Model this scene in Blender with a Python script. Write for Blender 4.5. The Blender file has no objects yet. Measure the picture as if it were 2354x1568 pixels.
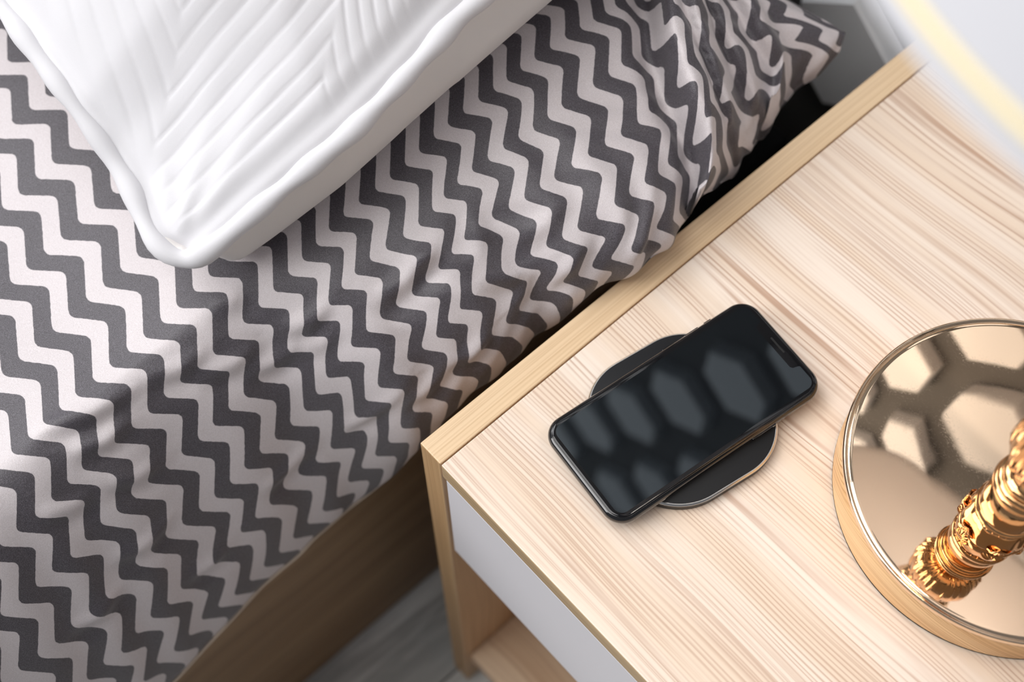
import bpy, bmesh, math
import numpy as np
from mathutils import Vector, Matrix

# ------------------------------------------------------------------ camera, world, lights, exposure
ZT = 0.4965                                   # height of the nightstand top above the floor; shapes below are given from the table top
scene = bpy.context.scene
col = scene.collection
cam_d = bpy.data.cameras.new('camera'); cam = bpy.data.objects.new('camera', cam_d); col.objects.link(cam)
cam.matrix_world = Matrix(((0.670655, -0.658270, 0.341910, 0.27526),
                           (0.741758, 0.597641, -0.304335, -0.17387),
                           (-0.004005, 0.457718, 0.889088, 0.75+ZT), (0, 0, 0, 1)))
cam_d.sensor_width = 36; cam_d.lens = 50.13; cam_d.clip_start = .02
cam_d.dof.use_dof = True; cam_d.dof.focus_distance = .795; cam_d.dof.aperture_fstop = 4.6
scene.camera = cam

w = bpy.data.worlds.new('sky'); scene.world = w; w.use_nodes = True
w.node_tree.nodes['Background'].inputs[0].default_value = (.90, .93, 1, 1)
w.node_tree.nodes['Background'].inputs[1].default_value = .19

def area(name, loc, target, sx, sy, power, color=(1, 1, 1)):
    l = bpy.data.lights.new(name, 'AREA'); l.shape = 'RECTANGLE'; l.size = sx; l.size_y = sy; l.energy = power; l.color = color
    o = bpy.data.objects.new(name, l); col.objects.link(o); o.location = loc
    o.rotation_euler = (Vector(target)-Vector(loc)).to_track_quat('-Z', 'Y').to_euler()
    return o
area('window_light_left', (-1.8, .22, 2.3), (-.2, .1, .5), 1.5, 1.3, 34, (.97, .98, 1))
area('window_light_front', (-1.5, -2.3, 2.2), (.1, .3, .8), 1.8, 1.8, 66, (1, .99, .98))
area('ceiling_light', (-.6, -.8, 2.9), (0, .1, .5), 1.8, 1.6, 40, (1, .985, .96))

vs = scene.view_settings
scene.display_settings.display_device = 'sRGB'
vs.view_transform = 'Standard'; vs.look = 'None'; vs.gamma = 1; vs.exposure = 0; vs.use_curve_mapping = False

# ------------------------------------------------------------------ helpers
def lin(r, g, b):
    return tuple(((c/255)/12.92 if c <= 10 else ((c/255+.055)/1.055)**2.4) for c in (r, g, b))+(1,)
def tag(o, label=None, cat=None, group=None, kind=None):
    if label: o['label'] = label
    if cat: o['category'] = cat
    if group: o['group'] = group
    if kind: o['kind'] = kind
    return o
def empty(name, loc, label, cat, rz=0, group=None):
    o = bpy.data.objects.new(name, None); col.objects.link(o); o.location = loc; o.rotation_euler = (0, 0, rz)
    o.empty_display_size = .02
    return tag(o, label, cat, group)
def obj(name, V, F, m, parent=None, smooth=False, loc=None, bevel=0, seg=2, label=None):
    me = bpy.data.meshes.new(name); me.from_pydata([tuple(map(float, v)) for v in V], [], F); me.update()
    bm = bmesh.new(); bm.from_mesh(me)
    bmesh.ops.recalc_face_normals(bm, faces=bm.faces)
    bm.to_mesh(me); bm.free()
    me.materials.append(m)
    if smooth: me.polygons.foreach_set('use_smooth', [True]*len(me.polygons))
    o = bpy.data.objects.new(name, me); col.objects.link(o)
    if parent: o.parent = parent
    if loc: o.location = loc
    if bevel:
        b = o.modifiers.new('bevel', 'BEVEL'); b.width = bevel; b.segments = seg; b.limit_method = 'ANGLE'
    if label: o['label'] = label
    return o
def box(name, x0, x1, y0, y1, z0, z1, m, parent=None, bevel=0, **k):
    V = [(x, y, z) for x in (x0, x1) for y in (y0, y1) for z in (z0, z1)]
    F = [(0, 1, 3, 2), (4, 6, 7, 5), (0, 4, 5, 1), (2, 3, 7, 6), (0, 2, 6, 4), (1, 5, 7, 3)]
    return obj(name, V, F, m, parent, bevel=bevel, **k)
def lathe(name, prof, m, parent, n=96, loc=(0, 0, 0), mod=None, label=None, cap=True):
    V, F = [], []
    for i, (r, z) in enumerate(prof):
        for j in range(n):
            a = 2*math.pi*j/n; rr = r*(mod(a, z, r) if mod else 1)
            V.append((rr*math.cos(a), rr*math.sin(a), z))
    for i in range(len(prof)-1):
        for j in range(n):
            k = (j+1) % n
            F.append((i*n+j, i*n+k, (i+1)*n+k, (i+1)*n+j))
    if cap:
        F.append(tuple(range(n-1, -1, -1))); F.append(tuple((len(prof)-1)*n+j for j in range(n)))
    return obj(name, V, F, m, parent, smooth=True, loc=loc, label=label)
def ssplit(o, ang=35):
    me = o.data
    e = o.modifiers.new('edges', 'EDGE_SPLIT'); e.split_angle = math.radians(ang)
    return o
def rrect(L, W, r, inset=0, n=14):
    """rounded rectangle, long side along local Y"""
    hx, hy, rr = W/2-inset, L/2-inset, max(r-inset, .0004); P = []
    for cx, cy, a0 in ((hx-rr, hy-rr, 0), (-hx+rr, hy-rr, 90), (-hx+rr, -hy+rr, 180), (hx-rr, -hy+rr, 270)):
        for i in range(n+1):
            a = math.radians(a0+90*i/n); P.append((cx+rr*math.cos(a), cy+rr*math.sin(a)))
    return P
def stack(name, rings, m, parent, smooth=True, label=None):
    """closed shell from rings [(outline, z)...]"""
    V, F = [], []; n = len(rings[0][0])
    for P, z in rings: V += [(x, y, z) for x, y in P]
    for i in range(len(rings)-1):
        for j in range(n):
            k = (j+1) % n; F.append((i*n+j, i*n+k, (i+1)*n+k, (i+1)*n+j))
    F.append(tuple(range(n-1, -1, -1))); F.append(tuple((len(rings)-1)*n+j for j in range(n)))
    return ssplit(obj(name, V, F, m, parent, smooth=smooth, label=label), 40)
def tube(name, pts, r, m, parent, n=8, label=None):
    V, F = [], []; P = [Vector(p) for p in pts]
    for i, p in enumerate(P):
        d = (P[min(i+1, len(P)-1)]-P[max(i-1, 0)]).normalized(); a = d.cross(Vector((0, 0, 1)))
        a = a.normalized() if a.length > 1e-6 else Vector((1, 0, 0)); b = d.cross(a)
        rr = r(i/(len(P)-1)) if callable(r) else r
        for j in range(n):
            t = 2*math.pi*j/n; V.append(p+a*rr*math.cos(t)+b*rr*math.sin(t))
    for i in range(len(P)-1):
        for j in range(n):
            k = (j+1) % n; F.append((i*n+j, i*n+k, (i+1)*n+k, (i+1)*n+j))
    F.append(tuple(range(n-1, -1, -1))); F.append(tuple((len(P)-1)*n+j for j in range(n)))
    return obj(name, V, F, m, parent, smooth=True, label=label)

# ------------------------------------------------------------------ materials
class NT:
    def __init__(s, name):
        s.m = bpy.data.materials.new(name); s.m.use_nodes = True; s.t = s.m.node_tree; s.b = s.t.nodes['Principled BSDF']
    def n(s, typ, **kw):
        x = s.t.nodes.new(typ)
        for k, v in kw.items(): setattr(x, k, v)
        return x
    def l(s, a, b): s.t.links.new(a, b)
    def put(s, sock, v):
        if isinstance(v, bpy.types.NodeSocket): s.l(v, sock)
        else: sock.default_value = v
    def math(s, op, a, b=None, c=None):
        x = s.n('ShaderNodeMath', operation=op)
        for i, v in enumerate((a, b, c)):
            if v is not None: s.put(x.inputs[i], v)
        return x.outputs[0]
    def mix(s, f, a, b):
        x = s.n('ShaderNodeMix', data_type='RGBA'); s.put(x.inputs[0], f); s.put(x.inputs[6], a); s.put(x.inputs[7], b)
        return x.outputs[2]
    def noise(s, vec, scale, detail=2, rough=.5, dist=0):
        x = s.n('ShaderNodeTexNoise'); s.put(x.inputs['Vector'], vec); x.inputs['Scale'].default_value = scale
        x.inputs['Detail'].default_value = detail; x.inputs['Roughness'].default_value = rough; x.inputs['Distortion'].default_value = dist
        return x.outputs[0]
    def comb(s, x, y, z):
        c = s.n('ShaderNodeCombineXYZ')
        for i, v in enumerate((x, y, z)): s.put(c.inputs[i], v)
        return c.outputs[0]
    def rng(s, v, a, b, c=0., d=1., smooth=True):
        x = s.n('ShaderNodeMapRange'); x.interpolation_type = 'SMOOTHSTEP' if smooth else 'LINEAR'
        s.put(x.inputs[0], v)
        for i, k in enumerate((a, b, c, d)): x.inputs[i+1].default_value = k
        return x.outputs[0]
    def bump(s, h, strength=.3, dist=.001):
        x = s.n('ShaderNodeBump'); s.l(h, x.inputs['Height']); x.inputs['Strength'].default_value = strength; x.inputs['Distance'].default_value = dist
        s.l(x.outputs[0], s.b.inputs['Normal'])
    def set(s, **kw):
        for k, v in kw.items(): s.put(s.b.inputs[k.replace('_', ' ')], v)
        return s.m
def plain(name, c, rough=.5, metal=0, spec=.5, **kw):
    t = NT(name); t.set(Base_Color=c, Roughness=rough, Metallic=metal, **{'Specular_IOR_Level': spec}, **kw); return t.m
def wood(name, base, pale, line, axis='X', sp=(.0056, .0027), strength=.85, warp=.016, rough=.45, off=0.0, fine=1.0):
    t = NT(name); tc = t.n('ShaderNodeTexCoord'); s = t.n('ShaderNodeSeparateXYZ'); t.l(tc.outputs['Object'], s.inputs[0])
    X, Y, Z = s.outputs
    g, c, h = {'X': (X, Y, Z), 'Y': (Y, X, Z), 'Z': (Z, X, Y)}[axis]
    c = t.math('ADD', t.math('ADD', c, t.math('MULTIPLY', h, .83)), off)
    big = t.noise(t.comb(t.math('MULTIPLY', g, 2.6), t.math('MULTIPLY', c, 5), off), 1.0, 2)
    c2 = t.math('ADD', c, t.math('MULTIPLY', t.math('SUBTRACT', big, .5), warp*3.4))
    zone = t.noise(t.comb(t.math('MULTIPLY', g, .6), t.math('MULTIPLY', c2, 17), 3.1), 1.0, 1)
    jit = t.noise(t.comb(t.math('MULTIPLY', g, 1.5), t.math('MULTIPLY', c2, 90), 1.7), 1.0, 2)
    def lines(spc, j, sharp):
        ph = t.math('ADD', t.math('DIVIDE', c2, spc), t.math('MULTIPLY', jit, j))
        return t.math('POWER', t.math('ABSOLUTE', t.math('SINE', t.math('MULTIPLY', ph, math.pi))), sharp)
    l1 = t.math('MULTIPLY', lines(sp[0], 4.0, 7), t.rng(zone, .42, .56))
    l2 = t.math('MULTIPLY', lines(sp[1], 3.0, 5), t.rng(zone, .60, .47, 0, .8))
    amt = t.noise(t.comb(t.math('MULTIPLY', g, 6), t.math('MULTIPLY', c2, 60), 9.0), 1.0, 2)
    L = t.math('MULTIPLY', t.math('MULTIPLY', t.math('MAXIMUM', l1, l2), t.rng(amt, .32, .62)), strength)
    streak = t.noise(t.comb(t.math('MULTIPLY', g, 5), t.math('MULTIPLY', c2, 420), 2.0), 1.0, 3, .6)
    broad = t.noise(t.comb(t.math('MULTIPLY', g, 1.2), t.math('MULTIPLY', c2, 38), 5.0), 1.0, 2)
    colr = t.mix(t.rng(broad, .35, .65), base, pale)
    colr = t.mix(t.math('MULTIPLY', t.rng(streak, .40, .72), .24*fine), colr, line)
    colr = t.mix(t.math('MULTIPLY', t.rng(streak, .46, .25), .35*fine), colr, pale)
    colr = t.mix(L, colr, line)
    t.bump(t.math('ADD', streak, t.math('MULTIPLY', L, -.8)), .12, .0004)
    return t.set(Base_Color=colr, Roughness=rough, Specular_IOR_Level=.35)
M = {}
M['top_wood'] = wood('pale ash laminate', lin(232, 211, 190), lin(240, 225, 211), lin(184, 148, 124), 'X', warp=.011, fine=.40)
M['edge_wood'] = wood('honey ash laminate', lin(226, 196, 158), lin(234, 208, 174), lin(184, 146, 104), 'Y', (.0032, .0019), .5, .004)
M['front_wood_shaded'] = wood('shaded honey ash front edge', lin(194, 158, 116), lin(205, 172, 130), lin(146, 108, 72), 'Z', (.0030, .0018), .6, .003)  # edge wood darkened: shade on the front faces is in the colour
M['band_wood_shaded'] = wood('shaded ash edge band', lin(188, 162, 126), lin(200, 174, 138), lin(136, 110, 80), 'X', (.0026, .0016), .8, .001)  # top wood darkened for its shaded front face
M['inner_wood'] = wood('ash inner panel', lin(205, 168, 128), lin(214, 180, 142), lin(165, 124, 88), 'Z', (.0050, .003), .6, .01)
M['shelf_wood'] = wood('ash shelf', lin(226, 194, 160), lin(238, 212, 182), lin(190, 150, 118), 'X', (.0056, .003), .6, .02, off=.31)
M['rail_wood'] = wood('brown bed wood', lin(138, 110, 80), lin(156, 128, 96), lin(98, 74, 52), 'Y', (.011, .005), .6, .02, .5, .7)
M['disc_wood'] = wood('turned pine', lin(226, 182, 130), lin(234, 196, 148), lin(172, 120, 74), 'X', (.0034, .0022), 1.0, .022, .4, 0.12)
M['white_drawer'] = plain('matt white lacquer', lin(222, 220, 225), .45)
M['gold'] = None
t = NT('polished rose gold'); tc = t.n('ShaderNodeTexCoord')
sp_ = t.noise(tc.outputs['Object'], 900, 2); bd = t.noise(tc.outputs['Object'], 60, 2)
t.bump(bd, .02, .0004)
M['gold'] = t.set(Base_Color=(.92, .70, .50, 1), Metallic=1., Roughness=t.rng(sp_, .45, .75, .03, .07))
t = NT('copper gold'); tc = t.n('ShaderNodeTexCoord'); t.bump(t.noise(tc.outputs['Object'], 240, 3), .12, .0006)
M['copper'] = t.set(Base_Color=(.80, .45, .21, 1), Metallic=1., Roughness=.11)
M['stem_gold'] = plain('warm gold column', (.88, .60, .35, 1), .10, 1.)
M['tile'] = plain('satin white wall tile', lin(240, 242, 246), .35)
M['wall'] = plain('charcoal wall behind the tiles', lin(96, 95, 94), .8, 0, .2)
M['black'] = plain('black polished metal', (.006, .006, .007, 1), .12, 0, .6)
M['black'].node_tree.nodes['Principled BSDF'].inputs['Coat Weight'].default_value = .6
M['glass'] = plain('black cover glass', (.004, .004, .005, 1), .0, 0, .5)
M['screen'] = plain('switched off display', (.0045, .0055, .0068, 1), .012, 0, .50, Specular_Tint=(.80, .92, 1, 1))
M['pad_body'] = plain('dark gunmetal', (.022, .020, .018, 1), .35, .6)
M['pad_rim'] = plain('bright chamfer', (.75, .73, .70, 1), .18, 1.)
M['pad_top'] = plain('matt black rubber', (.008, .0085, .010, 1), .5, 0, .3)
M['speaker'] = plain('speaker slot', (.002, .002, .002, 1), .6)
t = NT('white quilted cotton'); tc = t.n('ShaderNodeTexCoord')
t.bump(t.noise(tc.outputs['Object'], 1500, 2), .10, .0006)
M['pillow'] = t.set(Base_Color=lin(214, 213, 217), Roughness=.8, Specular_IOR_Level=.2, Sheen_Weight=.15)
t = NT('smooth white cotton'); tc = t.n('ShaderNodeTexCoord'); t.bump(t.noise(tc.outputs['Object'], 18, 3), .25, .006)
M['pillow_side'] = t.set(Base_Color=lin(228, 224, 222), Roughness=.8, Specular_IOR_Level=.2, Sheen_Weight=.1)
t = NT('white shade fabric'); tc = t.n('ShaderNodeTexCoord'); t.bump(t.noise(tc.outputs['Object'], 900, 2), .2, .0005)
M['shade'] = t.set(Base_Color=lin(196, 196, 201), Roughness=.8, Specular_IOR_Level=.2)
M['shade_trim'] = plain('pale yellow ribbon', lin(250, 230, 172), .6)
M['bulb'] = NT('bulb with added glow').set(Base_Color=(1, 1, 1, 1), Emission_Color=(1, .93, .84, 1), Emission_Strength=26.)  # glow added to brighten the inside of the shade
M['mattress'] = plain('dark mattress cloth', (.012, .012, .013, 1), .9, 0, .1)
t = NT('grey laminate floor'); tc = t.n('ShaderNodeTexCoord'); s = t.n('ShaderNodeSeparateXYZ'); t.l(tc.outputs['Object'], s.inputs[0])
a1 = t.noise(t.comb(t.math('MULTIPLY', s.outputs[0], 60), t.math('MULTIPLY', s.outputs[1], 5), 0), 1.0, 4, .6, .6)
a2 = t.noise(t.comb(t.math('MULTIPLY', s.outputs[0], 14), t.math('MULTIPLY', s.outputs[1], 3), 4), 1.0, 3, .6, .8)
a = t.math('ADD', t.math('MULTIPLY', a1, .55), t.math('MULTIPLY', a2, .45))
M['floor'] = t.set(Base_Color=t.mix(t.rng(a, .38, .62), lin(160, 160, 158), lin(232, 232, 230)), Roughness=.55)

# printed cotton: u runs along a zigzag band, v counts bands
t = NT('zigzag printed cotton'); uv = t.n('ShaderNodeUVMap', uv_map='print'); s = t.n('ShaderNodeSeparateXYZ'); t.l(uv.outputs[0], s.inputs[0])
u = t.math('FRACT', t.math('ADD', s.outputs[0], 100.0)); v = s.outputs[1]
fc = t.n('ShaderNodeFloatCurve'); cu = fc.mapping.curves[0]
def tri(x):
    x = x % 1.0; return x/.554 if x < .554 else (1-x)/.446
pts = []
for i in range(29):
    x = i/28; pts.append((x, sum(tri(x+d*.085) for d in np.linspace(-1, 1, 21))/21))
while len(cu.points) < len(pts): cu.points.new(.5, .5)
for q, (x, y) in zip(cu.points, pts): q.location = (x, y)
fc.mapping.update(); t.l(u, fc.inputs['Value'])
f = t.math('FRACT', t.math('ADD', t.math('ADD', v, t.math('MULTIPLY', fc.outputs[0], .60)), 100.0))
ob = t.n('ShaderNodeTexCoord').outputs['Object']
f = t.math('ADD', f, t.math('MULTIPLY', t.math('SUBTRACT', t.noise(ob, 420, 2), .5), .03))
# white where f in (.5, 1)
wm = t.math('MULTIPLY', t.rng(f, .492, .512), t.rng(f, .998, .980))
sp1 = t.noise(ob, 2200, 2, .7); sp2 = t.noise(ob, 700, 2)
dark = t.mix(t.rng(sp1, .40, .66), lin(58, 54, 59), lin(100, 95, 103))
white = t.mix(t.rng(sp1, .35, .65), lin(198, 190, 192), lin(216, 209, 212))
t.bump(t.math('ADD', sp1, t.math('MULTIPLY', sp2, .8)), .30, .0006)
M['print'] = t.set(Base_Color=t.mix(wm, dark, white), Roughness=.50, Specular_IOR_Level=.65, Sheen_Weight=.2, Sheen_Roughness=.4)
M['hem'] = plain('cream hem', lin(206, 190, 172), .8)
M['shadowgap'] = plain('dark shadow line', (.01, .009, .008, 1), .9)  # near-black tone painting the shadow line under the lamp base

# ------------------------------------------------------------------ bed cover survey
SIL_TABLE = [(-0.8, -0.05, -0.2), (-0.3, -0.05, -0.2), (-0.1887, -0.0528, -0.2), (-0.1215, -0.0595, -0.19), (-0.1045, -0.0617, -0.188), (-0.0713, -0.0592, -0.18), (-0.0585, -0.06, -0.175), (-0.0286, -0.0575, -0.165), (-0.0132, -0.0507, -0.15), (0.0038, -0.0435, -0.13), (0.0158, -0.0345, -0.1), (0.0241, -0.0317, -0.08), (0.0459, -0.0282, -0.06), (0.064, -0.0236, -0.05), (0.0768, -0.0196, -0.045), (0.0888, -0.0188, -0.04), (0.1091, -0.0192, -0.03), (0.12, -0.01, -0.01), (0.132, -0.0079, 0), (0.1493, -0.0002, 0.008), (0.1693, 0.0085, 0.013), (0.192, 0.0079, 0.013), (0.2124, -0.0032, 0.0), (0.2291, -0.0033, -0.008), (0.253, -0.0069, -0.012), (0.2749, -0.0121, -0.015), (0.2902, -0.0146, -0.018), (0.3268, -0.0225, -0.015), (0.3474, -0.0272, -0.01), (0.3601, -0.0221, -0.0), (0.3768, -0.0226, 0.01), (0.3847, -0.0262, 0.022)]
CREASES = [(-0.139, -0.164, -0.122, -0.097, 0.0027, 0.0055), (-0.116, -0.152, -0.11, -0.114, 0.003, 0.0055), (-0.088, -0.147, -0.075, -0.115, 0.003, 0.0055), (-0.106, -0.071, -0.096, -0.031, 0.0024, 0.0055), (-0.088, -0.049, -0.082, -0.011, 0.003, 0.0055), (-0.096, -0.019, -0.088, 0.012, 0.0036, 0.0055), (-0.071, 0.03, -0.071, 0.075, 0.0039, 0.0055), (-0.075, 0.056, -0.069, 0.077, 0.0024, 0.0055), (-0.079, -0.015, -0.076, 0.009, 0.0024, 0.0055), (-0.124, -0.096, -0.114, -0.057, 0.0024, 0.0055), (-0.098, -0.185, -0.087, -0.154, 0.0024, 0.0055), (-0.018, -0.216, -0.019, -0.174, 0.0024, 0.0055), (0.018, -0.142, 0.018, -0.112, 0.0024, 0.0055), (-0.073, 0.105, -0.047, 0.089, 0.0021, 0.0055), (-0.01, -0.019, -0.019, 0.02, 0.0024, 0.0055), (-0.133, -0.042, -0.128, -0.021, 0.0018, 0.0055), (-0.04, -0.172, -0.037, -0.126, 0.0024, 0.0055), (-0.041, 0.082, -0.02, 0.119, 0.0027, 0.0055), (-0.04, 0.112, -0.039, 0.149, 0.0018, 0.0055), (0.015, 0.158, -0.002, 0.188, 0.0036, 0.0055), (-0.007, -0.077, -0.011, -0.035, 0.0024, 0.0055), (-0.008, 0.116, -0.014, 0.139, 0.0036, 0.0055), (-0.012, 0.044, -0.009, 0.076, 0.003, 0.0055), (-0.012, 0.094, -0.021, 0.113, 0.003, 0.0055), (-0.006, 0.015, -0.009, 0.039, 0.0024, 0.0055)]
FOLDS = [([(-0.194, 0.353), (-0.101, 0.277), (-0.078, 0.258), (-0.057, 0.248), (-0.035, 0.241), (-0.018, 0.239), (0.003, 0.232), (0.016, 0.225)], 0.028, 0.05, 0.007), ([(-0.206, 0.332), (-0.094, 0.288), (-0.066, 0.277), (-0.049, 0.272), (-0.027, 0.266), (-0.002, 0.263), (0.044, 0.276)], 0.01, 0.022, 0.003), ([(-0.196, 0.341), (-0.082, 0.303), (-0.061, 0.296), (-0.034, 0.293), (-0.012, 0.292), (0.03, 0.308)], 0.01, 0.026, 0.003), ([(-0.188, 0.347), (-0.07, 0.325), (-0.043, 0.32), (-0.021, 0.324), (0.002, 0.31)], 0.009, 0.024, 0.002)]
PRINT = [(-0.0437, -0.2327, 3, -4), (0.0003, -0.2336, 4, -4), (-0.082, -0.209, 2, -3), (-0.0436, -0.2089, 3, -3), (0.0019, -0.209, 4, -3), (0.0495, -0.2107, 5, -3), (-0.117, -0.1855, 1, -2), (-0.0828, -0.1858, 2, -2), (-0.0465, -0.1839, 3, -2), (-0.0005, -0.1842, 4, -2), (0.0459, -0.185, 5, -2), (0.0978, -0.1869, 6, -2), (-0.1589, -0.1634, 0, -1), (-0.1196, -0.1617, 1, -1), (-0.0874, -0.161, 2, -1), (-0.048, -0.1602, 3, -1), (-0.0052, -0.159, 4, -1), (0.042, -0.1587, 5, -1), (0.1066, -0.1607, 6, -1), (-0.1627, -0.1395, 0, 0), (-0.1223, -0.1405, 1, 0), (-0.0884, -0.1393, 2, 0), (-0.0493, -0.1378, 3, 0), (-0.0043, -0.1363, 4, 0), (0.0467, -0.1356, 5, 0), (0.0959, -0.1344, 6, 0), (-0.1659, -0.1155, 0, 1), (-0.1242, -0.116, 1, 1), (-0.0886, -0.1142, 2, 1), (-0.0494, -0.112, 3, 1), (-0.0048, -0.1098, 4, 1), (0.0412, -0.1091, 5, 1), (0.1102, -0.108, 6, 1), (-0.2546, -0.0905, -2, 2), (-0.2126, -0.089, -1, 2), (-0.1679, -0.0898, 0, 2), (-0.1268, -0.0912, 1, 2), (-0.0911, -0.0895, 2, 2), (-0.0523, -0.0887, 3, 2), (-0.0113, -0.0871, 4, 2), (0.0297, -0.0856, 5, 2), (0.1011, -0.0827, 6, 2), (-0.2993, -0.065, -3, 3), (-0.2579, -0.0635, -2, 3), (-0.2137, -0.0626, -1, 3), (-0.1693, -0.0647, 0, 3), (-0.1275, -0.0669, 1, 3), (-0.0941, -0.066, 2, 3), (-0.0591, -0.0645, 3, 3), (-0.0168, -0.0625, 4, 3), (0.0356, -0.0598, 5, 3), (0.0904, -0.057, 6, 3), (-0.3398, -0.0412, -4, 4), (-0.3016, -0.0379, -3, 4), (-0.2592, -0.037, -2, 4), (-0.2157, -0.0367, -1, 4), (-0.1701, -0.0394, 0, 4), (-0.1301, -0.0419, 1, 4), (-0.096, -0.0422, 2, 4), (-0.0574, -0.0405, 3, 4), (-0.0162, -0.0379, 4, 4), (0.0233, -0.0358, 5, 4), (0.0747, -0.0332, 6, 4), (-0.1317, -0.018, 1, 5), (-0.1002, -0.0196, 2, 5), (-0.0671, -0.0196, 3, 5), (-0.0292, -0.0165, 4, 5), (0.0135, -0.0142, 5, 5), (0.0601, -0.013, 6, 5), (-0.1342, 0.0064, 1, 6), (-0.1015, 0.0027, 2, 6), (-0.0737, 0.0003, 3, 6), (-0.0438, -0.0004, 4, 6), (-0.007, 0.0024, 5, 6), (-0.1344, 0.0287, 1, 7), (-0.1026, 0.0243, 2, 7), (-0.0775, 0.0194, 3, 7), (-0.0478, 0.0187, 4, 7), (-0.0159, 0.0191, 5, 7), (0.0249, 0.0197, 6, 7), (-0.1053, 0.0464, 2, 8), (-0.0764, 0.0414, 3, 8), (-0.0454, 0.0405, 4, 8), (-0.0151, 0.0395, 5, 8), (0.0182, 0.0391, 6, 8), (-0.1018, 0.0692, 2, 9), (-0.0725, 0.0626, 3, 9), (-0.0463, 0.0607, 4, 9), (-0.0211, 0.0564, 5, 9), (0.0182, 0.0604, 6, 9), (-0.1013, 0.0904, 2, 10), (-0.0726, 0.0848, 3, 10), (-0.0505, 0.0783, 4, 10), (-0.0233, 0.0764, 5, 10), (0.0101, 0.0777, 6, 10), (-0.102, 0.1131, 2, 11), (-0.0756, 0.1047, 3, 11), (-0.0503, 0.1001, 4, 11), (-0.0183, 0.0987, 5, 11), (0.0264, 0.1044, 6, 11), (-0.1026, 0.136, 2, 12), (-0.0716, 0.1271, 3, 12), (-0.0426, 0.1183, 4, 12), (-0.016, 0.1167, 5, 12), (0.0094, 0.1165, 6, 12), (-0.1003, 0.1596, 2, 13), (-0.0688, 0.1471, 3, 13), (-0.0389, 0.1384, 4, 13), (-0.011, 0.1327, 5, 13), (-0.0994, 0.1787, 2, 14), (-0.0653, 0.1686, 3, 14), (-0.0356, 0.1609, 4, 14), (-0.0048, 0.1549, 5, 14), (0.0196, 0.1513, 6, 14), (-0.0993, 0.2028, 2, 15), (-0.0644, 0.193, 3, 15), (-0.0326, 0.1854, 4, 15), (-0.002, 0.1775, 5, 15), (-0.0982, 0.2277, 2, 16), (-0.0629, 0.2178, 3, 16), (-0.031, 0.2108, 4, 16), (-0.0017, 0.2017, 5, 16), (-0.0972, 0.2481, 2, 17), (-0.0661, 0.239, 3, 17), (-0.0359, 0.2339, 4, 17), (-0.0312, 0.2676, 4, 20), (-0.0062, 0.265, 5, 20), (-0.0659, 0.2985, 3, 21), (-0.0386, 0.2954, 4, 21), (0.0008, 0.3002, 5, 21), (-0.0384, 0.3093, 4, 22), (-0.0106, 0.3188, 5, 22), (-0.0361, 0.3274, 4, 23), (-0.0168, 0.3436, 5, 23), (-0.0325, 0.3613, 4, 24), (-0.0175, 0.3821, 4, 25)]
# ---- DUVET SURFACE (numpy only) ----
SIL = np.array(SIL_TABLE)            # (Y, X, Z) of the outer roll of the bed cover, measured from the table top
def sines(x, y, seed, n=14, f0=10, f1=60, p=1.0):
    r = np.random.RandomState(seed); o = np.zeros(np.broadcast(x, y).shape)
    tot = 0
    for i in range(n):
        f = f0*(f1/f0)**r.rand(); a = r.rand()*2*np.pi; ph = r.rand()*2*np.pi
        w = (f0/f)**p; tot += w*w
        o = o + w*np.sin((x*np.cos(a)+y*np.sin(a))*f+ph)
    return o/np.sqrt(tot)
def smooth(e0, e1, x):
    t = np.clip((x-e0)/(e1-e0), 0, 1); return t*t*(3-2*t)
def polyd(X, Y, pts):
    """signed distance to a polyline (positive on its right), and the run along it 0..1"""
    best = np.full(X.shape, 9.0); sg = np.zeros(X.shape); run = np.zeros(X.shape)
    P = np.array(pts); L = np.hypot(*(P[1:]-P[:-1]).T); cum = np.r_[0, np.cumsum(L)]
    for i in range(len(P)-1):
        d = P[i+1]-P[i]; t = np.clip(((X-P[i, 0])*d[0]+(Y-P[i, 1])*d[1])/(d@d), 0, 1)
        qx = X-(P[i, 0]+t*d[0]); qy = Y-(P[i, 1]+t*d[1]); D = np.hypot(qx, qy)
        s = np.sign(d[1]*qx-d[0]*qy); m = D < best
        best = np.where(m, D, best); sg = np.where(m, s, sg); run = np.where(m, (cum[i]+t*L[i])/cum[-1], run)
    return best*np.where(sg == 0, 1, sg), run
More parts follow.
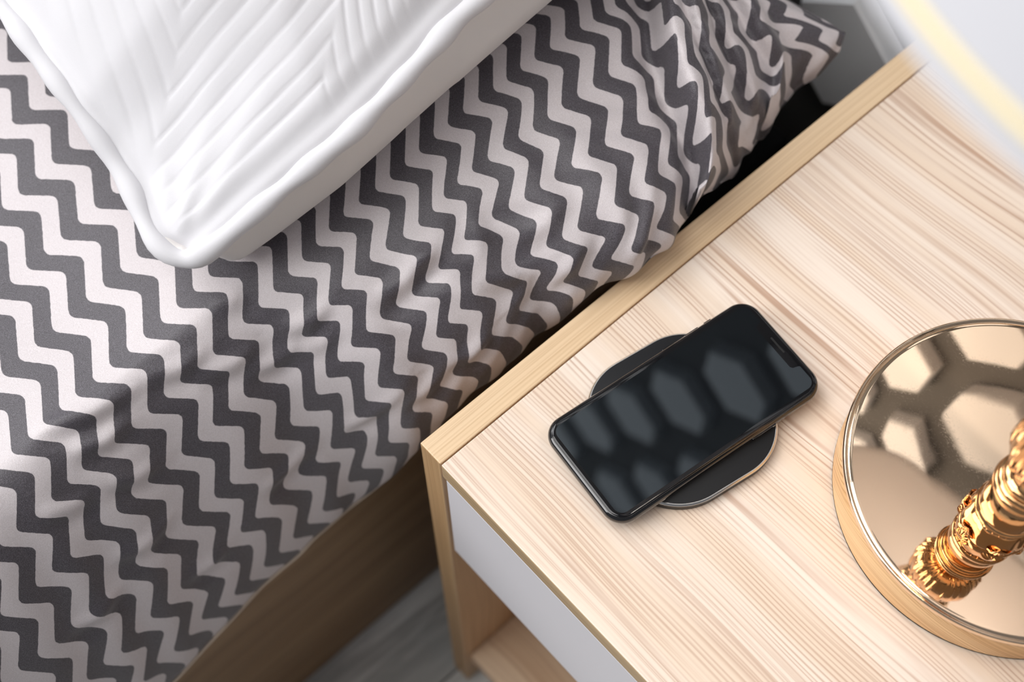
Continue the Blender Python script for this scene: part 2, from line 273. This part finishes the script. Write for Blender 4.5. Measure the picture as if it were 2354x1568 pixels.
def duvet_grid():
    ys = np.r_[np.linspace(-.75, -.30, 16)[:-1], np.linspace(-.30, SIL[-1, 0], 350)]
    cf = np.r_[np.linspace(-.85, -.50, 12)[:-1], np.linspace(-.50, -.135, 150)[:-1]]   # flat part, X
    nb, nu = 110, 14
    NY = len(ys); NX = len(cf)+nb+nu
    sx = np.interp(ys, SIL[:, 0], SIL[:, 1]); sz = np.interp(ys, SIL[:, 0], SIL[:, 2])
    k = np.exp(-np.linspace(-2, 2, 9)**2); k /= k.sum()
    for a in (sx, sz):
        b = np.convolve(np.pad(a, 4, 'edge'), k, 'valid'); a[20:-10] = b[20:-10]
    top = .030+.045*smooth(-.12, .22, ys)
    X = np.zeros((NY, NX)); Z = np.zeros((NY, NX)); Y = np.repeat(ys[:, None], NX, 1); C = np.zeros((NY, NX))
    X[:, :len(cf)] = cf[None]; Z[:, :len(cf)] = top[:, None]; C[:, :len(cf)] = cf[None]
    t = np.linspace(0, 1, nb)[None]
    h = (top-sz)[:, None]; SX = sx[:, None]; SZ = sz[:, None]; T = top[:, None]
    under = smooth(-.03, .02, ys)[:, None]           # where the cover rolls under instead of ending in a hem
    P0 = (-.135, T); P3 = (SX, SZ)
    P1 = (SX-.028-.02*(1-under), T); P2 = (SX+(.34*h*.45)*(.35+.65*under), SZ+.45*h)
    b0, b1, b2, b3 = (1-t)**3, 3*t*(1-t)**2, 3*t*t*(1-t), t**3
    X[:, len(cf):len(cf)+nb] = b0*P0[0]+b1*P1[0]+b2*P2[0]+b3*P3[0]
    Z[:, len(cf):len(cf)+nb] = b0*P0[1]+b1*P1[1]+b2*P2[1]+b3*P3[1]
    u = np.linspace(0, 1, nu+1)[1:][None]
    X[:, -nu:] = SX-(.050*under+.002*(1-under))*(1-(1-u)**1.4); Z[:, -nu:] = SZ-(.022*under+.0005*(1-under))*np.sin(u*1.5)
    ds = np.hypot(np.diff(X, axis=1), np.diff(Z, axis=1)); C[:, 0] = X[:, 0]
    C[:, 1:] = X[:, :1]+np.cumsum(ds, 1)
    # relief: mattress wave, soft lumps, creases and the bunched folds near the head
    Xo, Yo = X.copy(), Y.copy()
    edge = smooth(-.16, -.02, C)
    g =   .0030*sines(Xo, Yo, 3, 10, 12, 30)+.0006*sines(Xo*1.0, Yo*1.0, 5, 18, 45, 120)
    g = g+edge*smooth(-.02, .05, Yo)*(.0016*np.sin(Yo*120+C*30+2*np.sin(Yo*41))+.0006*np.sin(Yo*250+5*np.sin(C*60)))
    g = g+(1-smooth(-.06, .02, Yo))*edge*.0016*np.sin(Yo*120+C*25+2*np.sin(Yo*33))
    for (x0, y0, x1, y1, amp, w) in CREASES:
        d, r = polyd(C, Yo, [(x0, y0), ((x0+x1)/2+.004, (y0+y1)/2), (x1, y1)])
        g = g+amp*np.exp(-(d/w)**2)*np.sin(np.pi*np.clip(r*1.0, .02, .98))**.7-amp*.7*np.exp(-((d-1.8*w)/(1.3*w))**2)*np.sin(np.pi*np.clip(r, .02, .98))**.7
    # normals of the base sheet
    dXc = np.gradient(X, axis=1); dZc = np.gradient(Z, axis=1); n = np.hypot(dXc, dZc)+1e-9
    nx, nz = -dZc/n, dXc/n
    hemfade = 1-.85*smooth(.012, 0, np.hypot(X-SX, Z-SZ))*(1-under)
    X = X+nx*g*hemfade; Z = Z+nz*g*hemfade
    for (pts, H, w, sh) in FOLDS:
        d, r = polyd(C, Yo, pts)
        q = d/w; fade = smooth(-.165, -.105, C)
        rise = smooth(-1.0, -.22, q); fall = 1-smooth(-.16, .03, q)
        prof = rise*fall-.35*np.exp(-((q-.10)/.16)**2)
        Z = Z+H*prof*fade*smooth(-.02, .03, Yo-pts[-1][1]+.03)
        b = np.exp(-((q+.10)/.10)**2)*sh*fade
        X = X+b*.75*smooth(-.02, .03, Yo-pts[-1][1]+.03); Y = Y-b*.55*smooth(-.02, .03, Yo-pts[-1][1]+.03)
    e = smooth(.30, SIL[-1, 0], Yo)
    Y = Y-e*.33*np.clip(-.026-X, 0, .2)
    r = np.clip((Yo-(SIL[-1, 0]-.05))/.05, 0, 1)
    Z = Z-(Z-SZ)*(1-np.sqrt(1-r**2*.999))*smooth(-.9, -.8, C)
    return X, Y, Z, C, Yo
# ------------------------------------------------------------------ the room
floor_ = tag(box('floor', -2.4, 2.4, -2.9, .56, -.05, -.012, plain('floor underlay', lin(50, 50, 50), .8)), kind='structure')
k = 0
for i in range(12):
    for j in range(3):
        x0 = -1.21+i*.19+.075; y0 = -2.3+j*1.2-(i*.47 % 1.2)*.5
        y1 = min(y0+1.2, .50)
        if y0 > .45: continue
        o = box('plank', 0, .1885, 0, y1-y0-.0015, -.012, 0, M['floor'], floor_, bevel=.0008, loc=(x0, y0, 0))
wall = tag(box('wall_back', -2.4, 2.4, .515, .56, -.0, 2.9, M['wall']), kind='structure')
HW, HV, HT = .0465, .0275, .0640                      # half width, height of the side corner, height of the top corner
def hexpts(s):
    return [(0, HT*s), (HW*s, HV*s), (HW*s, -HV*s), (0, -HT*s), (-HW*s, -HV*s), (-HW*s, HV*s)]
V = [(x, .0, z) for x, z in hexpts(1)]+[(x, -.017, z) for x, z in hexpts(1)]+[(x, -.020, z) for x, z in hexpts(.955)]
F = [tuple(range(5, -1, -1)), (12, 13, 14, 15, 16, 17)]
for i in range(6):
    q = (i+1) % 6; F += [(i, q, 6+q, 6+i), (6+i, 6+q, 12+q, 12+i)]
tile0 = obj('tile', V, F, M['tile'], wall)
first = True
skip = {(-1, 1), (-2, 1), (-1, 0), (-2, 0), (-1, 2), (-3, 1), (-3, 2), (-2, 2), (-3, 3), (-4, 3)}
for r in range(-7, 5):
    for c in range(-4, 8):
        x = -.0860+.143*c+(.0715 if r % 2 else 0); z = .793+.1573*r
        # uneven outline of the honeycomb: a notch above the bed head stays bare
        key = (c, -r)
        if x < -.19 and z < .90 and z > .0: continue
        if x < -.13 and -.05 < z < .88: continue
        if z+ZT < .07: continue
        if x < -.10 and z < -.2: continue
        if r == -2 and x < -.05: continue
        o = tile0 if first else tile0.copy()
        if not first: col.objects.link(o); o.parent = wall
        first = False
        o.location = (x, .515, z+ZT)

# ------------------------------------------------------------------ bed
bed = empty('bed', (-.85, -.2, 0), 'bed with a low brown wooden side rail beside the nightstand', 'bed')
def bedbox(name, x0, x1, y0, y1, z0, z1, m, bev, **k):
    return box(name, x0+.85, x1+.85, y0+.2, y1+.2, z0, z1, m, bed, bevel=bev, **k)
bedbox('side_rail', -.098, -.0755, -1.5, .30, .004, .30, M['rail_wood'], .002)
bedbox('gap_shade_block', -.13, -.0755, .302, .44, .004, .30, M['mattress'], .002)  # black block added where the bed gap lies in deep shade
bedbox('mattress', -1.6, -.100, -1.5, .43, .12, ZT-.012, M['mattress'], .03)

# ------------------------------------------------------------------ printed bed cover
X, Y, Z, Cc, Yo = duvet_grid()
NY, NX = X.shape
V = np.stack([X, Y, Z+ZT], -1).reshape(-1, 3)
idx = np.arange(NY*NX).reshape(NY, NX)
F = np.stack([idx[:-1, :-1], idx[:-1, 1:], idx[1:, 1:], idx[1:, :-1]], -1).reshape(-1, 4)
me = bpy.data.meshes.new('duvet'); me.vertices.add(len(V)); me.vertices.foreach_set('co', V.ravel())
me.loops.add(F.size); me.loops.foreach_set('vertex_index', F.ravel()); me.polygons.add(len(F))
me.polygons.foreach_set('loop_start', np.arange(0, F.size, 4)); me.polygons.foreach_set('loop_total', np.full(len(F), 4))
me.polygons.foreach_set('use_smooth', np.ones(len(F), bool)); me.update(calc_edges=True); me.validate()
# where the printed bands lie on the cloth: thin-plate fit through surveyed corners of the zigzag (cloth run, Y, index along band, band)
P = np.array(PRINT, float)
def tps(src, dst, q, lam):
    def K(a, b):
        d = np.sum((a[:, None]-b[None])**2, -1); return d*np.log(d+1e-12)
    n = len(src); A = np.zeros((n+3, n+3)); A[:n, :n] = K(src, src)+lam*np.eye(n)
    A[:n, n:] = np.c_[np.ones(n), src]; A[n:, :n] = A[:n, n:].T
    w = np.linalg.solve(A, np.r_[dst, np.zeros((3, dst.shape[1]))])
    out = np.zeros((len(q), dst.shape[1]))
    for i in range(0, len(q), 20000):
        out[i:i+20000] = K(q[i:i+20000], src)@w[:n]+np.c_[np.ones(len(q[i:i+20000])), q[i:i+20000]]@w[n:]
    return out
UV = tps(P[:, :2]*10, P[:, 2:], np.stack([Cc.ravel(), Yo.ravel()], -1)*10, .0008)
uvl = me.uv_layers.new(name='print'); uvl.data.foreach_set('uv', UV[F.ravel()].astype(np.float32).ravel())
me.materials.append(M['print'])
duv = bpy.data.objects.new('duvet', me); col.objects.link(duv)
tag(duv, 'grey and off-white zigzag printed bed cover hanging over the bed side', 'bedding')
nu = 14
i0 = int(np.argmin(abs(Yo[:, 0]+.60))); i1 = int(np.argmin(abs(Yo[:, 0]-.012)))
tube('hem', [(X[i, NX-nu]+.0006, Y[i, NX-nu], Z[i, NX-nu]+ZT-.0012) for i in range(i0, i1, 2)], .0013, M['hem'], duv, 6, 'cream stitched hem edge')

# ------------------------------------------------------------------ pillow
pil = empty('pillow', (-.134, -.044, ZT), 'white quilted pillow with a rolled seam lying on the zigzag bed cover', 'pillow')
RX = np.array([(0, -.134, -.044, .081), (.012, -.1315, -.036, .085), (.045, -.1235, .004, .105), (.078, -.117, .035, .120), (.105, -.113, .061, .130), (.146, -.1155, .102, .140), (.186, -.120, .142, .150), (.30, -.122, .25, .16), (.47, -.130, .40, .14), (.50, -.150, .425, .12)])
LX = np.array([(0, -.134, -.044, .081), (.010, -.142, -.0495, .084), (.021, -.154, -.051, .088), (.033, -.165, -.048, .090), (.052, -.184, -.041, .095), (.075, -.207, -.038, .105), (.10, -.231, -.038, .120), (.13, -.262, -.036, .130), (.17, -.304, -.033, .140), (.35, -.48, -.030, .15), (.57, -.70, -.030, .14), (.60, -.725, -.010, .12)])
na, nb = 300, 330
a = np.r_[np.linspace(0, .26, 230), np.linspace(.262, .50, na-230)]; b = np.r_[np.linspace(0, .30, 260), np.linspace(.303, .60, nb-260)]
def curve(T, s): return np.stack([np.interp(s, T[:, 0], T[:, i]) for i in (1, 2, 3)], -1)
def sm(A):
    k = np.ones(7)/7; B = A.copy()
    for i in range(3): B[3:-3, i] = np.convolve(A[:, i], k, 'valid')
    return B
R_, L_ = sm(sm(curve(RX, a))), sm(sm(curve(LX, b))); C0 = R_[0].copy(); L_[0] = C0
Pb = R_[:, None]+L_[None]-C0
da = np.minimum(a, .50-a)[:, None]; db = np.minimum(b, .60-b)[None]
prof = lambda d, s: 1-np.exp(-d/s)
dome = prof(da, .075)*prof(db, .075)
AA, BB = np.meshgrid(a, b, indexing='ij')
# herringbone quilting: parallel rows that turn at every column
nn = -.8*BB+.6*AA; ss = .6*BB+.8*AA                       # across and along the spines of the herringbone
cw = .082; N0 = -.035; tr = abs((((nn-N0)/(2*cw)) % 1)-.5)*2
rowc = ss+1.45*cw*tr+.0018*np.sin(BB*60)
q1 = abs(((rowc/.0165) % 1)-.5)*2
quilt = -.0008*np.exp(-((q1)/.17)**2)*(.55+.45*np.sin(AA*38+BB*51)**2)
cell = .0004*(q1**.8)
mar = smooth(.010, .026, da)*smooth(.010, .026, db)
quilt = (quilt+cell)*mar
lump = .0035*sines(AA, BB, 11, 12, 14, 50)*mar
fl = -.0035*np.exp(-((da-.013)/.005)**2)-.0035*np.exp(-((db-.013)/.005)**2)      # valley inside the piping
pinch = .0022*mar*np.sin(np.arctan2(BB+1e-3, AA+1e-3)*17)*np.exp(-(AA+BB)/.06)
TOP = Pb.copy(); TOP[..., 2] += .058*dome+quilt+lump+fl*smooth(0, .004, np.minimum(da, db))+pinch
# round the corner of the case
def corner(Pg):
    r = .016; m = (AA < r) & (BB < r); dx = (r-AA)/r; dy = (r-BB)/r; h = np.hypot(dx, dy); mx = np.maximum(np.maximum(dx, dy), 1e-6)
    sc = np.where(m, mx/np.maximum(h, 1e-6), 1.0)
    ea = C0*0+(R_[6]-R_[0])/a[6]; eb = (L_[6]-L_[0])/b[6]
    sh = np.where(m, (1-sc), 0)
    return Pg+ea*(sh*dx*r)[..., None]+eb*(sh*dy*r)[..., None]
TOP = corner(TOP)
BOT = Pb.copy(); depth = .075*prof(da, .012)*prof(np.maximum(db-.0045, 0), .006)*smooth(.006, .038, AA)
BOT[..., 2] -= np.minimum(depth, np.maximum(BOT[..., 2]-(.038+.045*smooth(-.12, .22, BOT[..., 1])), .002))
BU = np.interp(AA, [0, .03, .07, .11, .15, .19, .30, .5], [0, .001, .002, .003, .006, .012, .009, 0])
bulge = BU*np.exp(-((db-.012)/.016)**2)*smooth(.004, .010, db)-.0035*np.exp(-((db-.004)/.0025)**2)*smooth(.01, .05, AA)
BOT[..., 0] += bulge
BOT[..., 2] += .002*sines(AA, BB, 21, 10, 20, 70)*smooth(.0, .02, np.minimum(da, db))
BOT = corner(BOT)
O = np.array([-.134, -.044, 0])
def grid_obj(name, G, m, parent, label=None):
    n0, n1 = G.shape[:2]; ix = np.arange(n0*n1).reshape(n0, n1)
    F = np.stack([ix[:-1, :-1], ix[1:, :-1], ix[1:, 1:], ix[:-1, 1:]], -1).reshape(-1, 4)
    return obj(name, (G-O).reshape(-1, 3), F.tolist(), m, parent, smooth=True, label=label)
grid_obj('top_face', TOP, M['pillow'], pil)
grid_obj('underside', BOT, M['pillow_side'], pil, 'plain smooth white underside')
ring = [TOP[i, 0] for i in range(na-1, 0, -4)]+[TOP[i, 0] for i in (2,)]+[TOP[0, j] for j in range(2, nb, 4)]
def pipe_r(t): return .0058+.0007*math.sin(t*140)+.0005*math.sin(t*57+1)
arc = []
for p_ in ring: arc.append(tuple(p_-O))
# smooth the turn at the corner
A_ = np.array(arc); 
for _ in range(3):
    A_[1:-1] = (A_[:-2]+2*A_[1:-1]+A_[2:])/4
tube('piping', [tuple(x) for x in A_], pipe_r, M['pillow'], pil, 12, 'thick rolled white seam piping')

# ------------------------------------------------------------------ nightstand
ns = empty('nightstand', (0, 0, 0), 'pale ash nightstand with a white drawer front beside the bed', 'nightstand')
pw = .0177; W = .46; D = .455; xs = .0025
def nb_(name, *a, m, bev=.0008, label=None): return box(name, *a, m, ns, bevel=bev, label=label)
def panel(x0, x1):
    """board with its own grain on the top edge and, in a shaded tone, on the front edge"""
    o = box('side_panel', x0, x1, 0, D, 0, ZT, M['inner_wood'], ns, bevel=.0009)
    o.data.materials.append(M['edge_wood']); o.data.materials.append(M['front_wood_shaded'])
    for p in o.data.polygons:
        if p.normal.z > .9: p.material_index = 1
        elif p.normal.y < -.9: p.material_index = 2
    return o
panel(0, pw); panel(W-pw, W)
tp = box('top_panel', pw+.0006, W-pw-.0006, 0, D, ZT-.0170, ZT-.0002, M['top_wood'], ns, bevel=.0010)
tp.data.materials.append(M['band_wood_shaded'])
for p in tp.data.polygons:
    if p.normal.y < -.9: p.material_index = 1
dr = box('drawer', pw+.0032, W-pw-.0032, .0005, .0165, ZT-.1418, ZT-.0190, M['white_drawer'], ns, bevel=.0008, label='white lacquered drawer front')
box('drawer_box', pw+.012, W-pw-.012, .0166, .40, ZT-.125, ZT-.030, M['inner_wood'], ns)
box('shelf', pw+.0003, W-pw-.0003, .006, D-.01, ZT-.443, ZT-.425, M['shelf_wood'], ns, bevel=.0008)
box('back_panel', pw, W-pw, D-.009, D-.003, .05, ZT-.018, M['inner_wood'], ns)

# ------------------------------------------------------------------ charging pad and phone
yaw = math.radians(-10)
pad = empty('charging_pad', (.0905, .1200, ZT), 'rounded black wireless charging pad with a bright chamfered edge under the phone', 'charger', yaw)
S_ = .0985; rr = .036
stack('body', [(rrect(S_, S_, rr, .0012, 24), .0002), (rrect(S_, S_, rr, 0, 24), .0009), (rrect(S_, S_, rr, 0, 24), .0052)], M['pad_body'], pad)
stack('rim', [(rrect(S_, S_, rr, 0, 24), .0052), (rrect(S_, S_, rr, 0.0001, 24), .0054), (rrect(S_, S_, rr, .0010, 24), .0062), (rrect(S_, S_, rr, .0016, 24), .0062)], M['pad_rim'], pad, label='bright metal chamfer')
stack('top_mat', [(rrect(S_, S_, rr, .0015, 24), .0055), (rrect(S_, S_, rr, .0015, 24), .0064), (rrect(S_, S_, rr, .0021, 24), .0066)], M['pad_top'], pad)
ph = empty('phone', (.0893, .1222, ZT+.0067), 'black smartphone lying face up with its screen off on the charging pad', 'phone', math.radians(-7.2))
PL, PW, PR = .1500, .0735, .0125
rings = []
for tt in np.linspace(-90, 90, 13):
    a_ = math.radians(tt); rings.append((rrect(PL, PW, PR, .0030*(1-math.cos(a_)), 16), .0038+.0038*math.sin(a_)))
stack('case', rings, M['black'], ph)
stack('cover_glass', [(rrect(PL, PW, PR, .0022, 16), .0072), (rrect(PL, PW, PR, .0023, 16), .0079), (rrect(PL, PW, PR, .0029, 16), .00822), (rrect(PL, PW, PR, .0036, 16), .00828)], M['glass'], ph)
# display with the notch at the top end
scr = rrect(PL, PW, PR-.002, .0052, 16)
hy = PL/2-.0052; out = []
for i, (x, y) in enumerate(scr):
    out.append((x, y))
    if i == 16:                      # after the first corner: walk along the top edge through the notch
        for (nx_, ny_) in ((.0180, 0), (.0172, -.0012), (.0165, -.0040), (.0150, -.0051), (-.0150, -.0051), (-.0165, -.0040), (-.0172, -.0012), (-.0180, 0)):
            out.append((nx_, hy+ny_))
stack('screen', [(out, .00826), (out, .00833)], M['screen'], ph, smooth=False)
stack('speaker_slot', [(rrect(.0012, .012, .0005, 0, 4), .00828), (rrect(.0012, .012, .0005, 0, 4), .00836)], M['speaker'], ph).location = (0, hy-.0018, 0)
for yb, lb in ((.034, .010), (.018, .0105), (.046, .005)):
    box('side_button', -PW/2-.0005, -PW/2+.0006, yb-lb/2, yb+lb/2, .0028, .0048, M['black'], ph, bevel=.0003)
box('side_button', PW/2-.0006, PW/2+.0005, .020, .037, .0028, .0048, M['black'], ph, bevel=.0003)

# ------------------------------------------------------------------ lamp
LC = (.2420, .2202)
lamp = empty('table_lamp', (LC[0], LC[1], ZT), 'ornate gold table lamp with a round base and a wide white shade on the nightstand', 'lamp')
lathe('shadow_foot', [(.0932, .0001), (.0936, .0013)], M['shadowgap'], lamp)
ssplit(lathe('wooden_base', [(.0925, .0012), (.0936, .0024), (.0938, .0245), (.0928, .0268), (.080, .0270)], M['disc_wood'], lamp, 160, label='turned pale wooden disc under the metal plate'))
pr = [(0.0932, 0.0271), (0.0944, 0.0277), (0.0951, 0.0291), (0.0952, 0.0307), (0.0948, 0.0321), (0.0941, 0.0327), (0.0934, 0.0324), (0.0929, 0.0313), (0.0925, 0.0308), (0.0921, 0.0311), (0.0915, 0.0315), (0.0896, 0.0317), (0.049, 0.0318), (0.019, 0.0318)]
lathe('base_plate', pr, M['gold'], lamp, 192, label='polished rose gold disc with a rolled rim').rotation_euler = (math.radians(-1.1), math.radians(1.2), 0)
SX_, SY_ = 0.2521-LC[0], 0.1899-LC[1]; SZ_ = .0317
def part(name, prof, m, mod=None, n=96, label=None):
    return lathe(name, prof, m, lamp, n, (SX_, SY_, SZ_), mod, label)
scal = lambda a, z, r: 1+.05*abs(math.cos(a*4))
part('skirt', [(.0160, 0), (.0180, .0006), (.0184, .003), (.0178, .008), (.0168, .014), (.0160, .018), (.0150, .0195)], M['copper'], scal, 128, 'embossed copper coloured skirt')
for i in range(28):
    a = 2*math.pi*i/28
    bm = bmesh.new(); bmesh.ops.create_icosphere(bm, subdivisions=1, radius=.0011)
    m_ = bpy.data.meshes.new('bead'); bm.to_mesh(m_); bm.free(); m_.materials.append(M['copper'])
    m_.polygons.foreach_set('use_smooth', [True]*len(m_.polygons))
    if i == 0: bead_me = m_
    o = bpy.data.objects.new('bead', bead_me); col.objects.link(o); o.parent = lamp
    o.location = (SX_+.0157*math.cos(a), SY_+.0157*math.sin(a), SZ_+.0190)
part('collar', [(.0152, .0188), (.0166, .0200), (.0172, .0218), (.0166, .0232), (.0158, .0238), (.0162, .027), (.0160, .033), (.0150, .038), (.0132, .0415), (.0114, .044), (.0110, .046)], M['copper'])
pr = [(.0106, .0455)]
for z0, r0 in ((.0485, .0158), (.0535, .0176), (.0585, .0170), (.0635, .0152)):
    for tt in range(-70, 71, 20):
        a_ = math.radians(tt); pr.append((r0-.0025+.0025*math.cos(a_), z0+.0024*math.sin(a_)))
    pr.append((r0-.0026, z0+.0025))
pr += [(.0120, .0680), (.0106, .072), (.0102, .076), (.0106, .079)]
part('ring_stack', pr, M['copper'], None, 96, 'stack of turned rings')
def leaf(a, z, r):
    q = (a*5/(2*math.pi)) % 1; d = abs(q-.5)*2; h = (z-.079)/.060
    return 1+.07*math.exp(-((d-(.35+.4*h))/.12)**2)+.035*math.cos(q*2*math.pi*6)*(d < .8)
part('leaf_bulb', [(.0106, .0785), (.0150, .0800), (.0182, .0835), (.0200, .089), (.0208, .097), (.0206, .106), (.0196, .116), (.0180, .126), (.0160, .135), (.0134, .142), (.0120, .146)], M['copper'], leaf, 192, 'bulb wrapped in embossed leaves')
flu = lambda a, z, r: 1+.045*abs(math.sin(a*6))
part('fluted_column', [(.0120, .1455), (.0170, .149), (.0195, .162), (.0235, .185), (.0285, .225), (.0310, .255), (.0280, .275), (.016, .290), (.010, .30)], M['stem_gold'], flu, 144, 'fluted gold column widening upwards')
part('shade_rod', [(.0060, .298), (.0060, .488)], M['stem_gold'])
def fan(i):
    """scallop shell: ribs fanning out from its hinge"""
    V, F = [], []; nr, nt = 10, 43
    for r in range(nr+1):
        for t_ in range(nt):
            u_ = t_/(nt-1); ang = math.radians(-72+144*u_); rad = .0066*(r/nr); rib = .5+.5*math.cos(u_*2*math.pi*7)
            hgt = .0004+.0022*math.sin(math.pi*min(1, r/nr*.85+.12))*(.55+.45*rib)
            x = rad*math.sin(ang)*(1+.06*rib); y = -rad*math.cos(ang)*(1+.06*rib)
            V.append((x, hgt, y))
    for r in range(nr):
        for t_ in range(nt-1): q = r*nt+t_; F.append((q, q+1, q+nt+1, q+nt))
    base = len(V)
    return V, F
for i in range(6):
    a = 2*math.pi*i/6+math.radians(-112)
    V, F = fan(i); rad0 = .0176; R2 = []
    for (x, y, z) in V:
        th = a+x/rad0; rr_ = rad0+y+max(0, (-z-.003))*.28
        R2.append((SX_+rr_*math.cos(th), SY_+rr_*math.sin(th), SZ_+max(.0004, z+.0080)))
    obj('shell_ornament', R2, F, M['copper'], lamp, smooth=True)
# shade: lower edge at .50 above the table top
def cone(z): return .2137-(z-.5)*.42
n = 200; sh = [(cone(z), z) for z in np.linspace(.5, .70, 20)]+[(cone(z)-.0012, z) for z in np.linspace(.70, .5, 20)]
sh = [(r, z) for r, z in sh]; sh.append(sh[0])
bulb = lathe('bulb', [(.012, .518), (.014, .53), (.024, .548), (.030, .565), (.030, .580), (.024, .597), (.012, .607), (.003, .610)], M['bulb'], lamp, 32, (SX_, SY_, 0), None, 'round bulb with an added glow')
shade = lathe('lamp_shade', sh, M['shade'], lamp, n, (.2436-LC[0], .2298-LC[1], 0), None, 'wide white fabric shade', cap=False)
tz = [(cone(z)+d, z) for z, d in ((.5060, .0002), (.5064, .0007), (.5086, .0007), (.5090, .0002))]; tz.append(tz[0])
lathe('trim', tz, M['shade_trim'], shade, n, (0, 0, 0), None, 'pale yellow ribbon near the lower edge', cap=False)
for i in range(3):
    a = math.radians(120*i+40)
    tube('shade_spoke', [(SX_, SY_, .513), (SX_+.035*math.cos(a), SY_+.035*math.sin(a), .56), (.2436-LC[0]+.1475*math.cos(a), .2298-LC[1]+.1475*math.sin(a), .655)], .0015, M['stem_gold'], lamp)
